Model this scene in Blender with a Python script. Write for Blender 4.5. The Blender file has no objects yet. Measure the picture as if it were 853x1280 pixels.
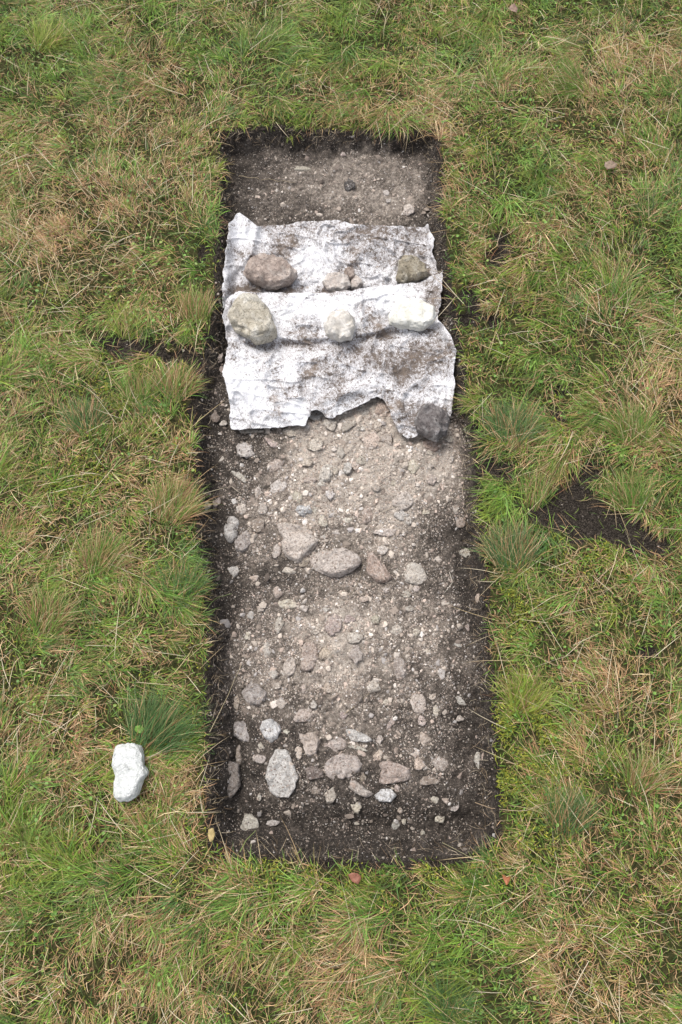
import bpy, math, random
import numpy as np
from mathutils.bvhtree import BVHTree
from mathutils import Matrix, Vector

# ------------------------------------------------------------------ camera, sky, sun, exposure
S = bpy.context.scene
COL = S.collection
F = 1000.0                       # focal length in units of the 853 x 1280 picture
TILT = math.atan(0.285)
ZC = 2.94
H = ZC * math.cos(TILT)
CY = -H * math.tan(TILT)
cam = bpy.data.cameras.new("camera")
cam.sensor_fit = 'VERTICAL'; cam.sensor_height = 36.0; cam.sensor_width = 24.0
cam.lens = F / 1280 * 36
cam.clip_start = 0.05; cam.clip_end = 2000
cam_o = bpy.data.objects.new("camera", cam); COL.objects.link(cam_o)
cam_o.location = (0, CY, H); cam_o.rotation_euler = (TILT, 0, 0)
S.camera = cam_o

SUN_EL, SUN_AZ = math.radians(62), math.radians(-40)   # azimuth from +Y (up in the picture) towards +X
w = bpy.data.worlds.new("World"); S.world = w; w.use_nodes = True
nt = w.node_tree; nt.nodes.clear()
sky = nt.nodes.new("ShaderNodeTexSky"); sky.sky_type = 'NISHITA'; sky.sun_disc = False
sky.sun_elevation = SUN_EL; sky.sun_rotation = SUN_AZ
sky.air_density = 1.0; sky.dust_density = 4.0; sky.ozone_density = 1.0
hs = nt.nodes.new("ShaderNodeHueSaturation"); hs.inputs['Saturation'].default_value = 0.35   # overcast: greyish sky
bg = nt.nodes.new("ShaderNodeBackground"); bg.inputs[1].default_value = 0.15
wo = nt.nodes.new("ShaderNodeOutputWorld")
nt.links.new(sky.outputs[0], hs.inputs['Color']); nt.links.new(hs.outputs[0], bg.inputs[0]); nt.links.new(bg.outputs[0], wo.inputs[0])
sd = bpy.data.lights.new("sun", 'SUN'); sd.energy = 1.6; sd.angle = math.radians(24); sd.color = (1, 0.965, 0.92)
so = bpy.data.objects.new("sun", sd); COL.objects.link(so)
so.rotation_euler = (math.pi/2 - SUN_EL, 0, math.pi - SUN_AZ)
so.location = (0, 0, 6)
S.view_settings.view_transform = 'Standard'; S.view_settings.look = 'None'
S.view_settings.exposure = 0.53; S.view_settings.gamma = 1

R = np.random.default_rng(7)
random.seed(7)

# ------------------------------------------------------------------ noise
def _h(ix, iy, iz, seed):
    n = (ix.astype(np.int64)*374761393 + iy.astype(np.int64)*668265263 + iz.astype(np.int64)*2147483647 + seed*1274126177) & 0xFFFFFFFF
    n = ((n ^ (n >> 13)) * 1274126177) & 0xFFFFFFFF
    n = ((n ^ (n >> 16)) * 2246822519) & 0xFFFFFFFF
    n = n ^ (n >> 15)
    return (n & 0xFFFFFF) / float(0xFFFFFF)
def vn(x, y, z=None, seed=0):
    x = np.asarray(x, float); y = np.asarray(y, float)
    z = np.zeros_like(x) if z is None else np.asarray(z, float)
    xi, yi, zi = np.floor(x), np.floor(y), np.floor(z)
    fx, fy, fz = x-xi, y-yi, z-zi
    fx = fx*fx*(3-2*fx); fy = fy*fy*(3-2*fy); fz = fz*fz*(3-2*fz)
    xi = xi.astype(np.int64); yi = yi.astype(np.int64); zi = zi.astype(np.int64)
    r = 0
    for a in (0, 1):
        for b in (0, 1):
            for c in (0, 1):
                r = r + _h(xi+a, yi+b, zi+c, seed) * (fx if a else 1-fx) * (fy if b else 1-fy) * (fz if c else 1-fz)
    return r*2-1
def fbm(x, y, z=None, octv=4, seed=0, gain=0.5):
    s, a, f = 0, 1.0, 1.0
    for i in range(octv):
        s = s + a*vn(x*f, y*f, None if z is None else z*f, seed+i*17); a *= gain; f *= 2.03
    return s
def smooth(a, b, x):
    t = np.clip((x-a)/(b-a), 0, 1); return t*t*(3-2*t)

# ------------------------------------------------------------------ from the picture to points of the place
CT, ST = math.cos(TILT), math.sin(TILT)
def at(px, py, z=0.0):
    dx = (np.asarray(px, float)-426.5)/F; dy = -(np.asarray(py, float)-640)/F
    wy = dy*CT + ST; wz = dy*ST - CT
    t = (z-H)/wz
    return dx*t, CY + wy*t

EDGE = [(277,170),(340,163),(420,164),(500,163),(543,170),(549,205),(551,270),(556,330),(560,380),(572,430),(582,490),(590,560),(594,600),
        (598,640),(603,700),(607,760),(611,850),(616,930),(620,1000),(619,1050),(600,1062),(560,1072),(470,1077),(400,1074),(340,1070),(290,1070),(272,1055),
        (265,1030),(262,960),(263,860),(259,770),(250,700),(252,640),(251,590),(248,560),(246,520),(249,480),(257,445),(267,410),(272,370),(276,300),(280,240)]
ex, ey = at([p[0] for p in EDGE], [p[1] for p in EDGE])
POLY = np.stack([ex, ey], 1)
def sdf(x, y, poly=None):
    """distance to the trench edge, positive inside"""
    poly = POLY if poly is None else poly
    x = np.asarray(x, float); y = np.asarray(y, float)
    d = np.full(x.shape, 1e9); ins = np.zeros(x.shape, bool)
    n = len(poly)
    for i in range(n):
        ax, ay = poly[i]; bx, by = poly[(i+1) % n]
        ux, uy = bx-ax, by-ay
        t = np.clip(((x-ax)*ux + (y-ay)*uy)/(ux*ux+uy*uy), 0, 1)
        d = np.minimum(d, np.hypot(x-ax-t*ux, y-ay-t*uy))
        c = ((ay > y) != (by > y)) & (x < (bx-ax)*(y-ay)/((by-ay) if by != ay else 1e-9)+ax)
        ins ^= c
    return np.where(ins, d, -d)
def blob(x, y, px, py, rx, ry, z=0.0):
    cx, cy = at(px, py, z); s = 1/340.
    return np.exp(-(((x-cx)/(rx*s))**2 + ((y-cy)/(ry*s))**2))
BARE = [(150,430,26,16,.85),(190,436,34,15,.55),(150,425,10,6,.2),(228,446,30,12,.6),(247,505,12,34,.8),(248,560,10,26,.5),(240,475,14,24,.6),
        (620,585,30,13,.9),(728,628,26,26,1),(745,648,40,20,1),(700,645,40,14,1),(775,664,40,16,1),(810,678,28,13,.9),(736,592,16,16,.8),(660,632,26,10,.7),(595,380,20,22,.7),(600,395,26,18,.4),
        (612,320,14,24,.5),(632,310,20,22,.45),(700,500,14,28,.35),(592,520,16,70,.4),(205,60,16,10,.5),(300,1075,40,6,.3),(470,1082,60,6,.35),(60,640,10,8,.3),(560,1074,40,5,.3),(810,820,16,14,.3),(255,300,10,60,.3)]
def bare(x, y):
    s = 0
    for px, py, rx, ry, a in BARE: s = s + 1.35*a*blob(x, y, px, py, rx, ry)
    n = fbm(x*18, y*18, octv=4, seed=91)
    return np.clip(s*1.25 - 0.1 + 0.95*n*smooth(0.03, 0.3, s)*smooth(1.6, .7, s), 0, 1)

def ground_z(x, y):
    return 0.012*fbm(x*2.2, y*2.2, octv=3, seed=3) + 0.006*fbm(x*9, y*9, octv=3, seed=5) - 0.018*bare(x, y)
def floor_z(x, y):
    z = -0.066 - 0.054*smooth(1.5, -1.0, y)
    z = z + 0.012*fbm(x*4, y*4, octv=3, seed=11) + 0.0055*fbm(x*16, y*16, octv=3, seed=12) + 0.003*fbm(x*60, y*60, octv=3, seed=13)
    z = z + 0.022*blob(x, y, 480, 570, 70, 60, -.1) - 0.022*blob(x, y, 555, 665, 60, 26, -.1) - 0.015*blob(x, y, 330, 730, 60, 26, -.1)
    z = z - 0.018*blob(x, y, 340, 1015, 120, 16, -.1) + 0.014*blob(x, y, 430, 800, 110, 70, -.1) - 0.02*blob(x, y, 480, 1030, 150, 12, -.1)
    z = z - 0.03*smooth(.09, .02, np.abs(sdf(x, y)-.05))*smooth(.0, -1, y)
    return z
def height(x, y):
    x = np.asarray(x, float); y = np.asarray(y, float)
    d = sdf(x, y) + 0.010*fbm(x*14, y*14, octv=3, seed=21) + 0.004*fbm(x*60, y*60, octv=2, seed=22)
    wd = 0.034 + 0.014*vn(x*3, y*3, seed=23) + 0.028*smooth(0.2, -0.9, y)*smooth(.3, -.3, x) + 0.02*smooth(-1.0, -1.3, y)
    t = np.clip(d/wd, 0, 1); t = t**0.75
    g = ground_z(x, y); f = floor_z(x, y)
    rough = 0.006*fbm(x*45, y*45, octv=3, seed=24)*np.clip(d*60, 0, 1)
    return g*(1-t) + f*t + rough
def drop(px, py, it=6):
    """where the ray of a picture point meets the trench or the ground"""
    z = np.full(np.shape(px), -0.1)
    for i in range(it):
        x, y = at(px, py, z); z = height(x, y)
    x, y = at(px, py, z)
    return x, y, z

# ------------------------------------------------------------------ helpers
def tag(o, label=None, cat=None, group=None, kind=None):
    if label: o['label'] = label
    if cat: o['category'] = cat
    if group: o['group'] = group
    if kind: o['kind'] = kind
    return o
def mesh_from(name, V, faces_flat, nper, mats, parent=None, smooth_=True, attrs=None, link=True):
    """V (n,3); faces as a flat index array with nper corners each"""
    me = bpy.data.meshes.new(name)
    nf = len(faces_flat)//nper
    me.vertices.add(len(V)); me.vertices.foreach_set('co', np.ascontiguousarray(V, dtype=np.float32).ravel())
    me.loops.add(nf*nper); me.loops.foreach_set('vertex_index', np.ascontiguousarray(faces_flat, dtype=np.int32).ravel())
    me.polygons.add(nf); me.polygons.foreach_set('loop_start', np.arange(nf, dtype=np.int32)*nper)
    me.polygons.foreach_set('loop_total', np.full(nf, nper, dtype=np.int32))
    me.polygons.foreach_set('use_smooth', np.full(nf, smooth_, dtype=bool))
    me.update(calc_edges=True)
    for k, arr in (attrs or {}).items():
        if arr.ndim == 2:
            a = me.attributes.new(k, 'FLOAT_COLOR', 'POINT')
            c = np.ones((len(V), 4), np.float32); c[:, :3] = arr
            a.data.foreach_set('color', c.ravel())
        else:
            a = me.attributes.new(k, 'FLOAT', 'POINT'); a.data.foreach_set('value', arr.astype(np.float32))
    me.materials.append(mats)
    if not link: return me
    o = bpy.data.objects.new(name, me); COL.objects.link(o)
    if parent: o.parent = parent
    return o

class NT:
    def __init__(s, name):
        s.m = bpy.data.materials.new(name); s.m.use_nodes = True; s.t = s.m.node_tree; s.t.nodes.clear()
        s.out = s.n('ShaderNodeOutputMaterial'); s.b = s.n('ShaderNodeBsdfPrincipled')
        s.l(s.b.outputs[0], s.out.inputs[0])
    def n(s, t, **k):
        n = s.t.nodes.new(t)
        for a, b in k.items(): setattr(n, a, b)
        return n
    def l(s, a, b): s.t.links.new(a, b)
    def pos(s, obj=False):
        tc = s.n('ShaderNodeTexCoord'); return tc.outputs['Object']
    def noise(s, v, scale, detail=4, rough=.55, dist=0, lac=2.0):
        n = s.n('ShaderNodeTexNoise'); n.inputs['Scale'].default_value = scale; n.inputs['Detail'].default_value = detail
        n.inputs['Roughness'].default_value = rough; n.inputs['Distortion'].default_value = dist
        s.l(v, n.inputs['Vector']); return n.outputs['Fac']
    def vor(s, v, scale, feat='F1', out='Distance', rnd=1):
        n = s.n('ShaderNodeTexVoronoi'); n.feature = feat; n.inputs['Scale'].default_value = scale; n.inputs['Randomness'].default_value = rnd
        s.l(v, n.inputs['Vector']); return n.outputs[out]
    def ramp(s, v, pts):
        r = s.n('ShaderNodeValToRGB'); e = r.color_ramp.elements
        while len(e) < len(pts): e.new(0.5)
        for i, (p, c) in enumerate(pts):
            e[i].position = p; e[i].color = (c, c, c, 1) if not hasattr(c, '__len__') else (*c, 1)
        s.l(v, r.inputs[0]); return r.outputs[0]
    def mix(s, f, a, b, mode='MIX'):
        m = s.n('ShaderNodeMix', data_type='RGBA', blend_type=mode)
        for v, i in ((f, m.inputs[0]), (a, m.inputs[6]), (b, m.inputs[7])):
            if isinstance(v, (int, float)): i.default_value = v if i == m.inputs[0] else (v, v, v, 1)
            elif isinstance(v, tuple): i.default_value = (*v, 1)
            else: s.l(v, i)
        return m.outputs[2]
    def math(s, op, a, b=0., c=None):
        m = s.n('ShaderNodeMath', operation=op)
        for v, i in ((a, 0), (b, 1), (c, 2)):
            if v is None: continue
            if isinstance(v, (int, float)): m.inputs[i].default_value = v
            else: s.l(v, m.inputs[i])
        return m.outputs[0]
    def attr(s, name, out='Fac'):
        a = s.n('ShaderNodeAttribute'); a.attribute_name = name; return a.outputs[out]
    def bump(s, h, st=.5, dist=.005, prev=None):
        b = s.n('ShaderNodeBump'); b.inputs['Strength'].default_value = st; b.inputs['Distance'].default_value = dist
        s.l(h, b.inputs['Height'])
        if prev is not None: s.l(prev, b.inputs['Normal'])
        return b.outputs[0]
    def fin(s, col, rough=.9, normal=None, spec=.25):
        s.l(col, s.b.inputs['Base Color']) if not isinstance(col, tuple) else None
        if isinstance(col, tuple): s.b.inputs['Base Color'].default_value = (*col, 1)
        s.b.inputs['Roughness'].default_value = rough; s.b.inputs['Specular IOR Level'].default_value = spec
        if normal is not None: s.l(normal, s.b.inputs['Normal'])
        return s.m

# ------------------------------------------------------------------ materials
def soil_material():
    t = NT('trench_soil'); p = t.pos()
    pale = t.attr('pale')
    n1 = t.noise(p, 16, 8, .7); n2 = t.noise(p, 85, 8, .78); n3 = t.noise(p, 330, 3, .6)
    k = t.math('ADD', pale, t.math('MULTIPLY', t.math('SUBTRACT', n1, .5), 1.3))
    k = t.math('ADD', k, t.math('MULTIPLY', t.math('SUBTRACT', n2, .5), 1.9))
    base = t.ramp(k, [(.0, (.036, .030, .025)), (.26, (.078, .065, .055)), (.5, (.155, .13, .108)), (.75, (.34, .29, .243)), (1., (.56, .49, .42))])
    # mineral grains: small pale specks, more of them where the gravel is
    v1 = t.vor(p, 210); c1 = t.vor(p, 210, out='Color')
    sep = t.n('ShaderNodeSeparateColor'); t.l(c1, sep.inputs[0])
    thr = t.math('MULTIPLY', t.math('ADD', pale, .22), .5)
    pick = t.math('LESS_THAN', sep.outputs[0], thr)
    dot = t.math('MULTIPLY', pick, t.math('LESS_THAN', v1, t.math('MULTIPLY_ADD', sep.outputs[1], .25, .18)))
    speck = t.ramp(sep.outputs[2], [(0, (.20, .15, .12)), (.4, (.42, .33, .27)), (.8, (.58, .5, .43)), (1, (.75, .7, .64))])
    col = t.mix(t.math('MULTIPLY', dot, .8), base, speck)
    v2 = t.vor(p, 420); c2 = t.vor(p, 420, out='Color'); s2 = t.n('ShaderNodeSeparateColor'); t.l(c2, s2.inputs[0])
    d2 = t.math('MULTIPLY', t.math('LESS_THAN', s2.outputs[0], t.math('ADD', t.math('MULTIPLY', pale, .5), .1)), t.math('LESS_THAN', v2, .36))
    col = t.mix(t.math('MULTIPLY', d2, .6), col, t.ramp(s2.outputs[2], [(0, (.16, .12, .1)), (1, (.6, .52, .45))]))
    col = t.mix(t.ramp(n3, [(.35, .75), (.5, 0)]), col, t.mix(.6, col, (.02, .016, .012)))
    b = t.bump(n2, .9, .012); b = t.bump(n3, .8, .004, b); b = t.bump(t.math('MULTIPLY', dot, .6), .6, .003, b)
    return t.fin(col, .93, b, .2)
def ground_material():
    t = NT('turf_soil'); p = t.pos()
    n1 = t.noise(p, 9, 6, .6); n2 = t.noise(p, 60, 6, .7); n3 = t.noise(p, 260, 4, .65)
    thatch = t.ramp(n2, [(.3, (.03, .026, .014)), (.46, (.07, .07, .026)), (.58, (.12, .105, .045)), (.75, (.22, .17, .08))])
    thatch = t.mix(t.ramp(n1, [(.4, 0), (.62, .6)]), thatch, t.ramp(n3, [(.3, (.02, .03, .008)), (.7, (.085, .11, .028))]))
    mud = t.ramp(n3, [(.34, (.014, .011, .009)), (.47, (.036, .029, .023)), (.57, (.085, .069, .055)), (.68, (.24, .20, .16))])
    k = t.math('ADD', t.attr('bare'), t.math('MULTIPLY', t.math('SUBTRACT', n2, .5), .5))
    col = t.mix(t.ramp(k, [(.2, 0), (.45, 1)]), thatch, mud)
    b = t.bump(n2, 1., .03); b = t.bump(n3, 1., .012, b)
    return t.fin(col, .95, b, .15)
def stone_material():
    """colour of each stone comes from its object colour; dirt clings in patches"""
    t = NT('field_stone'); p = t.pos()
    oi = t.n('ShaderNodeObjectInfo'); ofs = t.n('ShaderNodeVectorMath', operation='ADD'); t.l(p, ofs.inputs[0])
    sc = t.n('ShaderNodeVectorMath', operation='SCALE'); sc.inputs[0].default_value = (31, 17, 23); t.l(oi.outputs['Random'], sc.inputs['Scale'])
    geo = t.n('ShaderNodeNewGeometry'); t.l(geo.outputs['Position'], ofs.inputs[0]); t.l(sc.outputs[0], ofs.inputs[1]); q = ofs.outputs[0]
    n1 = t.noise(q, 28, 6, .65, .6); n2 = t.noise(q, 120, 6, .7, .3); n3 = t.noise(q, 420, 3, .6)
    c = oi.outputs['Color']
    lo = t.mix(1., c, (.50, .455, .42), 'MULTIPLY'); hi = t.mix(.4, c, (.78, .73, .68))
    col = t.mix(t.ramp(n2, [(.34, 0), (.62, 1)]), lo, c)
    col = t.mix(t.ramp(n1, [(.5, 0), (.72, .8)]), col, hi)
    rg = t.math('ABSOLUTE', t.math('SUBTRACT', t.noise(q, 48, 3, .5, 1.5), .5)); col = t.mix(t.ramp(rg, [(.0, .75), (.022, 0)]), col, t.mix(.65, c, (.82, .80, .77)))
    dk = t.math('ADD', t.math('MULTIPLY', t.attr('dirt'), .5), t.math('MULTIPLY_ADD', n1, 1.1, t.math('MULTIPLY_ADD', n2, .9, -1.0)))
    dirt = t.ramp(dk, [(.40, 0.), (.54, .9)])
    dirt = t.math('MAXIMUM', dirt, t.math('MULTIPLY', t.ramp(n2, [(.36, .9), (.46, 0)]), .55))
    col = t.mix(dirt, col, t.ramp(n3, [(.35, (.055, .045, .037)), (.52, (.17, .14, .113)), (.66, (.40, .34, .29))]))
    col = t.mix(t.ramp(n3, [(.32, .7), (.46, 0)]), col, (.09, .07, .055))
    b = t.bump(n1, .8, .02); b = t.bump(n2, 1., .012, b); b = t.bump(n3, .6, .003, b)
    return t.fin(col, .85, b, .3)
def loose_stone(name, base, lo, hi, dark, dirt=.5, n_scale=30, wet=.85, bm=1.):
    t = NT(name); p = t.pos()
    n1 = t.noise(p, n_scale, 7, .65, .8); n2 = t.noise(p, 140, 6, .72, .2); n3 = t.noise(p, 14, 4, .5, 1.2)
    col = t.mix(t.ramp(n1, [(.38, 0), (.62, 1)]), lo, base)
    col = t.mix(t.ramp(n3, [(.48, 0), (.68, .85)]), col, hi)
    col = t.mix(t.math('MULTIPLY', t.ramp(n2, [(.36, 1), (.47, 0)]), dirt), col, dark)
    n5 = t.noise(p, 420, 3, .6); col = t.mix(t.math('MULTIPLY', t.ramp(n5, [(.36, .9), (.48, 0)]), dirt), col, lo)
    ck = t.vor(p, 17, 'DISTANCE_TO_EDGE'); col = t.mix(t.math('MULTIPLY', t.ramp(ck, [(.0, .8), (.03, 0)]), dirt*.6), col, dark)
    b = t.bump(n1, .9*bm, .022*bm); b = t.bump(n2, .9*bm, .008*bm, b)
    return t.fin(col, wet, b, .3)
def fleece_material():
    t = NT('dirty_geotextile'); p = t.pos()
    d = t.attr('dirt')  # sheet dirt plus the shade painted along its folds
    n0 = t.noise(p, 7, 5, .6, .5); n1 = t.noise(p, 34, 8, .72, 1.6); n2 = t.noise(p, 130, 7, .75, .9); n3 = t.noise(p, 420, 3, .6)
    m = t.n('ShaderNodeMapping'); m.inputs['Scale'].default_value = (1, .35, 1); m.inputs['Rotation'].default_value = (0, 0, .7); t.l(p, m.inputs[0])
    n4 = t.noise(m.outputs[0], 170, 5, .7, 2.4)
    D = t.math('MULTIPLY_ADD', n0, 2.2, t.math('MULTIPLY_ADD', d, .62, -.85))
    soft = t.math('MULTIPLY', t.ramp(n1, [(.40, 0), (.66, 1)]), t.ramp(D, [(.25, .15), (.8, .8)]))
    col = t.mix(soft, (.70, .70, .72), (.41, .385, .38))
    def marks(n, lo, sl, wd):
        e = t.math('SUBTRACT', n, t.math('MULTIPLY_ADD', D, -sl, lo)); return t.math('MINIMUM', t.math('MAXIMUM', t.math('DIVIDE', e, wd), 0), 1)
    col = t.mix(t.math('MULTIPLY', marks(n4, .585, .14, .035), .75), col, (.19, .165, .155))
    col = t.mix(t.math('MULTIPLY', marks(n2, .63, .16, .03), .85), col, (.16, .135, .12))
    n6 = t.noise(p, 46, 9, .8, .3)
    col = t.mix(t.math('MULTIPLY', marks(n6, .648, .17, .025), .88), col, (.11, .085, .068))
    col = t.mix(t.math('MULTIPLY', marks(n0, .62, .05, .12), .35), col, (.36, .29, .235))
    b = t.bump(n0, .15, .01); b = t.bump(n3, .25, .0008, b)
    return t.fin(col, .9, b, .1)
def blade_material():
    t = NT('grass_blade'); c = t.attr('col', 'Color')
    b = t.b; t.l(c, b.inputs['Base Color']); b.inputs['Roughness'].default_value = .5; b.inputs['Specular IOR Level'].default_value = .35
    tr = t.n('ShaderNodeBsdfTranslucent'); t.l(c, tr.inputs['Color'])
    mx = t.n('ShaderNodeMixShader'); mx.inputs[0].default_value = .22
    t.l(b.outputs[0], mx.inputs[1]); t.l(tr.outputs[0], mx.inputs[2]); t.l(mx.outputs[0], t.out.inputs[0])
    return t.m
def plain_attr_material(name, rough=.9):
    t = NT(name); c = t.attr('col', 'Color'); p = t.pos(); n = t.noise(p, 300, 4, .7)
    col = t.mix(t.ramp(n, [(.35, .6), (.6, 0)]), c, t.mix(1., c, (.45, .4, .36), 'MULTIPLY'))
    return t.fin(col, rough, t.bump(n, .5, .002), .25)
M_SOIL, M_GROUND, M_STONE, M_FLEECE, M_BLADE = soil_material(), ground_material(), stone_material(), fleece_material(), blade_material()
M_GRAVEL = plain_attr_material('gravel_grains')

# ------------------------------------------------------------------ ground sheet and trench, one height field split in two
x0, x1 = -0.66, 0.66
yt = at(426, 140)[1]; yb = at(426, 1095)[1]
def axis(a, b, fine, coarse, reach):
    mid = list(np.arange(a, b, fine)); lo = []; hi = []
    v = a; s = fine
    while v > -reach:
        s = min(s*1.25, coarse) if abs(v) < 4.2 else s*1.5
        v -= s; lo.append(v)
    v = mid[-1]; s = fine
    while v < reach:
        s = min(s*1.25, coarse) if abs(v) < 4.2 else s*1.5
        v += s; hi.append(v)
    return np.array(lo[::-1] + mid + hi)
AX = axis(x0, x1, .0052, .03, 400); AY = axis(yb, yt, .0056, .03, 400)
GX, GY = np.meshgrid(AX, AY)
near = (np.abs(GX) < 5) & (np.abs(GY) < 6)
GZ = np.zeros_like(GX); GZ[near] = height(GX[near], GY[near])
GZ *= smooth(6, 4, np.maximum(np.abs(GX), np.abs(GY)*.85))
GD = np.full_like(GX, -9.); GD[near] = sdf(GX[near], GY[near]) + 0.010*fbm(GX[near]*14, GY[near]*14, octv=3, seed=21)
PALE = [(485,558,74,44,1.25),(430,540,50,26,.5),(500,600,70,50,.35),(390,600,60,60,.22),(430,640,110,60,.16),(440,785,90,70,.34),(380,830,70,60,.12),(470,850,70,50,.08),(430,930,90,40,.04),(540,925,30,40,.1),
        (343,195,26,18,.22),(450,245,75,40,.24),(430,205,100,40,.10),(510,260,40,24,.15),(490,650,30,26,.25),(590,560,12,60,.1)]
def pale_field(x, y):
    s = 0
    for px, py, rx, ry, a in PALE: s = s + a*blob(x, y, px, py, rx*1.15, ry*1.15, -.11)
    d = sdf(x, y)
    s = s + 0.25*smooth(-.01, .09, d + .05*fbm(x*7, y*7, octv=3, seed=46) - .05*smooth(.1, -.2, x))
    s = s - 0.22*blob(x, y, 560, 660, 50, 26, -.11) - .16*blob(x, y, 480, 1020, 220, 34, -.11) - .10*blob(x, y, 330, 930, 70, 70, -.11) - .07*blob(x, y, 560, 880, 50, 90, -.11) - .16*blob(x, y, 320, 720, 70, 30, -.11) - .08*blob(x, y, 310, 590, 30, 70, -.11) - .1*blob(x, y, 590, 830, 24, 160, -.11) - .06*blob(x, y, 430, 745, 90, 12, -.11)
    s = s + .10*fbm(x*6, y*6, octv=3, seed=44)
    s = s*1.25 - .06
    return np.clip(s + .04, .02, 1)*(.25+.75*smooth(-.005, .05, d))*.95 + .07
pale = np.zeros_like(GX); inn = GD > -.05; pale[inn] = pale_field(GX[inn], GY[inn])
br = np.zeros_like(GX); br[near] = bare(GX[near], GY[near])
br = np.maximum(br, smooth(-.035, -.005, GD)*.8)
nx, ny = len(AX), len(AY)
idx = np.arange(nx*ny).reshape(ny, nx)
Q = np.stack([idx[:-1, :-1], idx[:-1, 1:], idx[1:, 1:], idx[1:, :-1]], -1).reshape(-1, 4)
Vall = np.stack([GX.ravel(), GY.ravel(), GZ.ravel()], 1)
qd = GD.ravel()[Q].mean(1)
def sub_mesh(name, mask, mat, **kw):
    q = Q[mask]; used = np.unique(q); remap = np.zeros(nx*ny, np.int64); remap[used] = np.arange(len(used))
    attrs = {k: v.ravel()[used] for k, v in kw.items()}
    return mesh_from(name, Vall[used], remap[q].ravel(), 4, mat, attrs=attrs)
ground = tag(sub_mesh('ground', qd <= 0, M_GROUND, bare=br), kind='structure')
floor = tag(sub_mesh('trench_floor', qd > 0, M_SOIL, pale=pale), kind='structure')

# ------------------------------------------------------------------ rocks
def ico(sub):
    import bmesh
    bm = bmesh.new(); bmesh.ops.create_icosphere(bm, subdivisions=sub, radius=1)
    V = np.array([v.co[:] for v in bm.verts]); Fc = np.array([[v.index for v in f.verts] for f in bm.faces]); bm.free()
    return V, Fc
ICO = {k: ico(k) for k in (1, 2, 3, 4, 5)}
def rock_shape(sub, seed, planes=9, rough=.06, keep=.72, flat_top=None):
    """sphere cut by random planes, then roughened"""
    r = np.random.default_rng(seed); V, Fc = ICO[sub]; V = V.copy()
    for i in range(planes):
        n = r.normal(size=3); n /= np.linalg.norm(n)
        h = r.uniform(keep, .95)
        dd = V@n - h; msk = dd > 0
        V[msk] -= np.outer(dd[msk]*r.uniform(.85, 1), n)
    if flat_top:
        for i in range(2):
            n = np.array([r.normal()*.22, r.normal()*.22, 1]); n /= np.linalg.norm(n)
            dd = V@n - flat_top*(1+.15*i); msk = dd > 0; V[msk] -= np.outer(dd[msk]*.95, n)
    nn = V/np.linalg.norm(V, axis=1, keepdims=True)
    o = r.uniform(0, 90)
    dsp = rough*fbm(nn[:, 0]*1.8+o, nn[:, 1]*1.8, nn[:, 2]*1.8, octv=5, seed=seed, gain=.55)
    rd = 1-np.abs(vn(nn[:, 0]*3+o, nn[:, 1]*3, nn[:, 2]*3, seed=seed+3))
    V += nn*(dsp - rough*.5*rd**4)[:, None]
    return V, Fc
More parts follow.
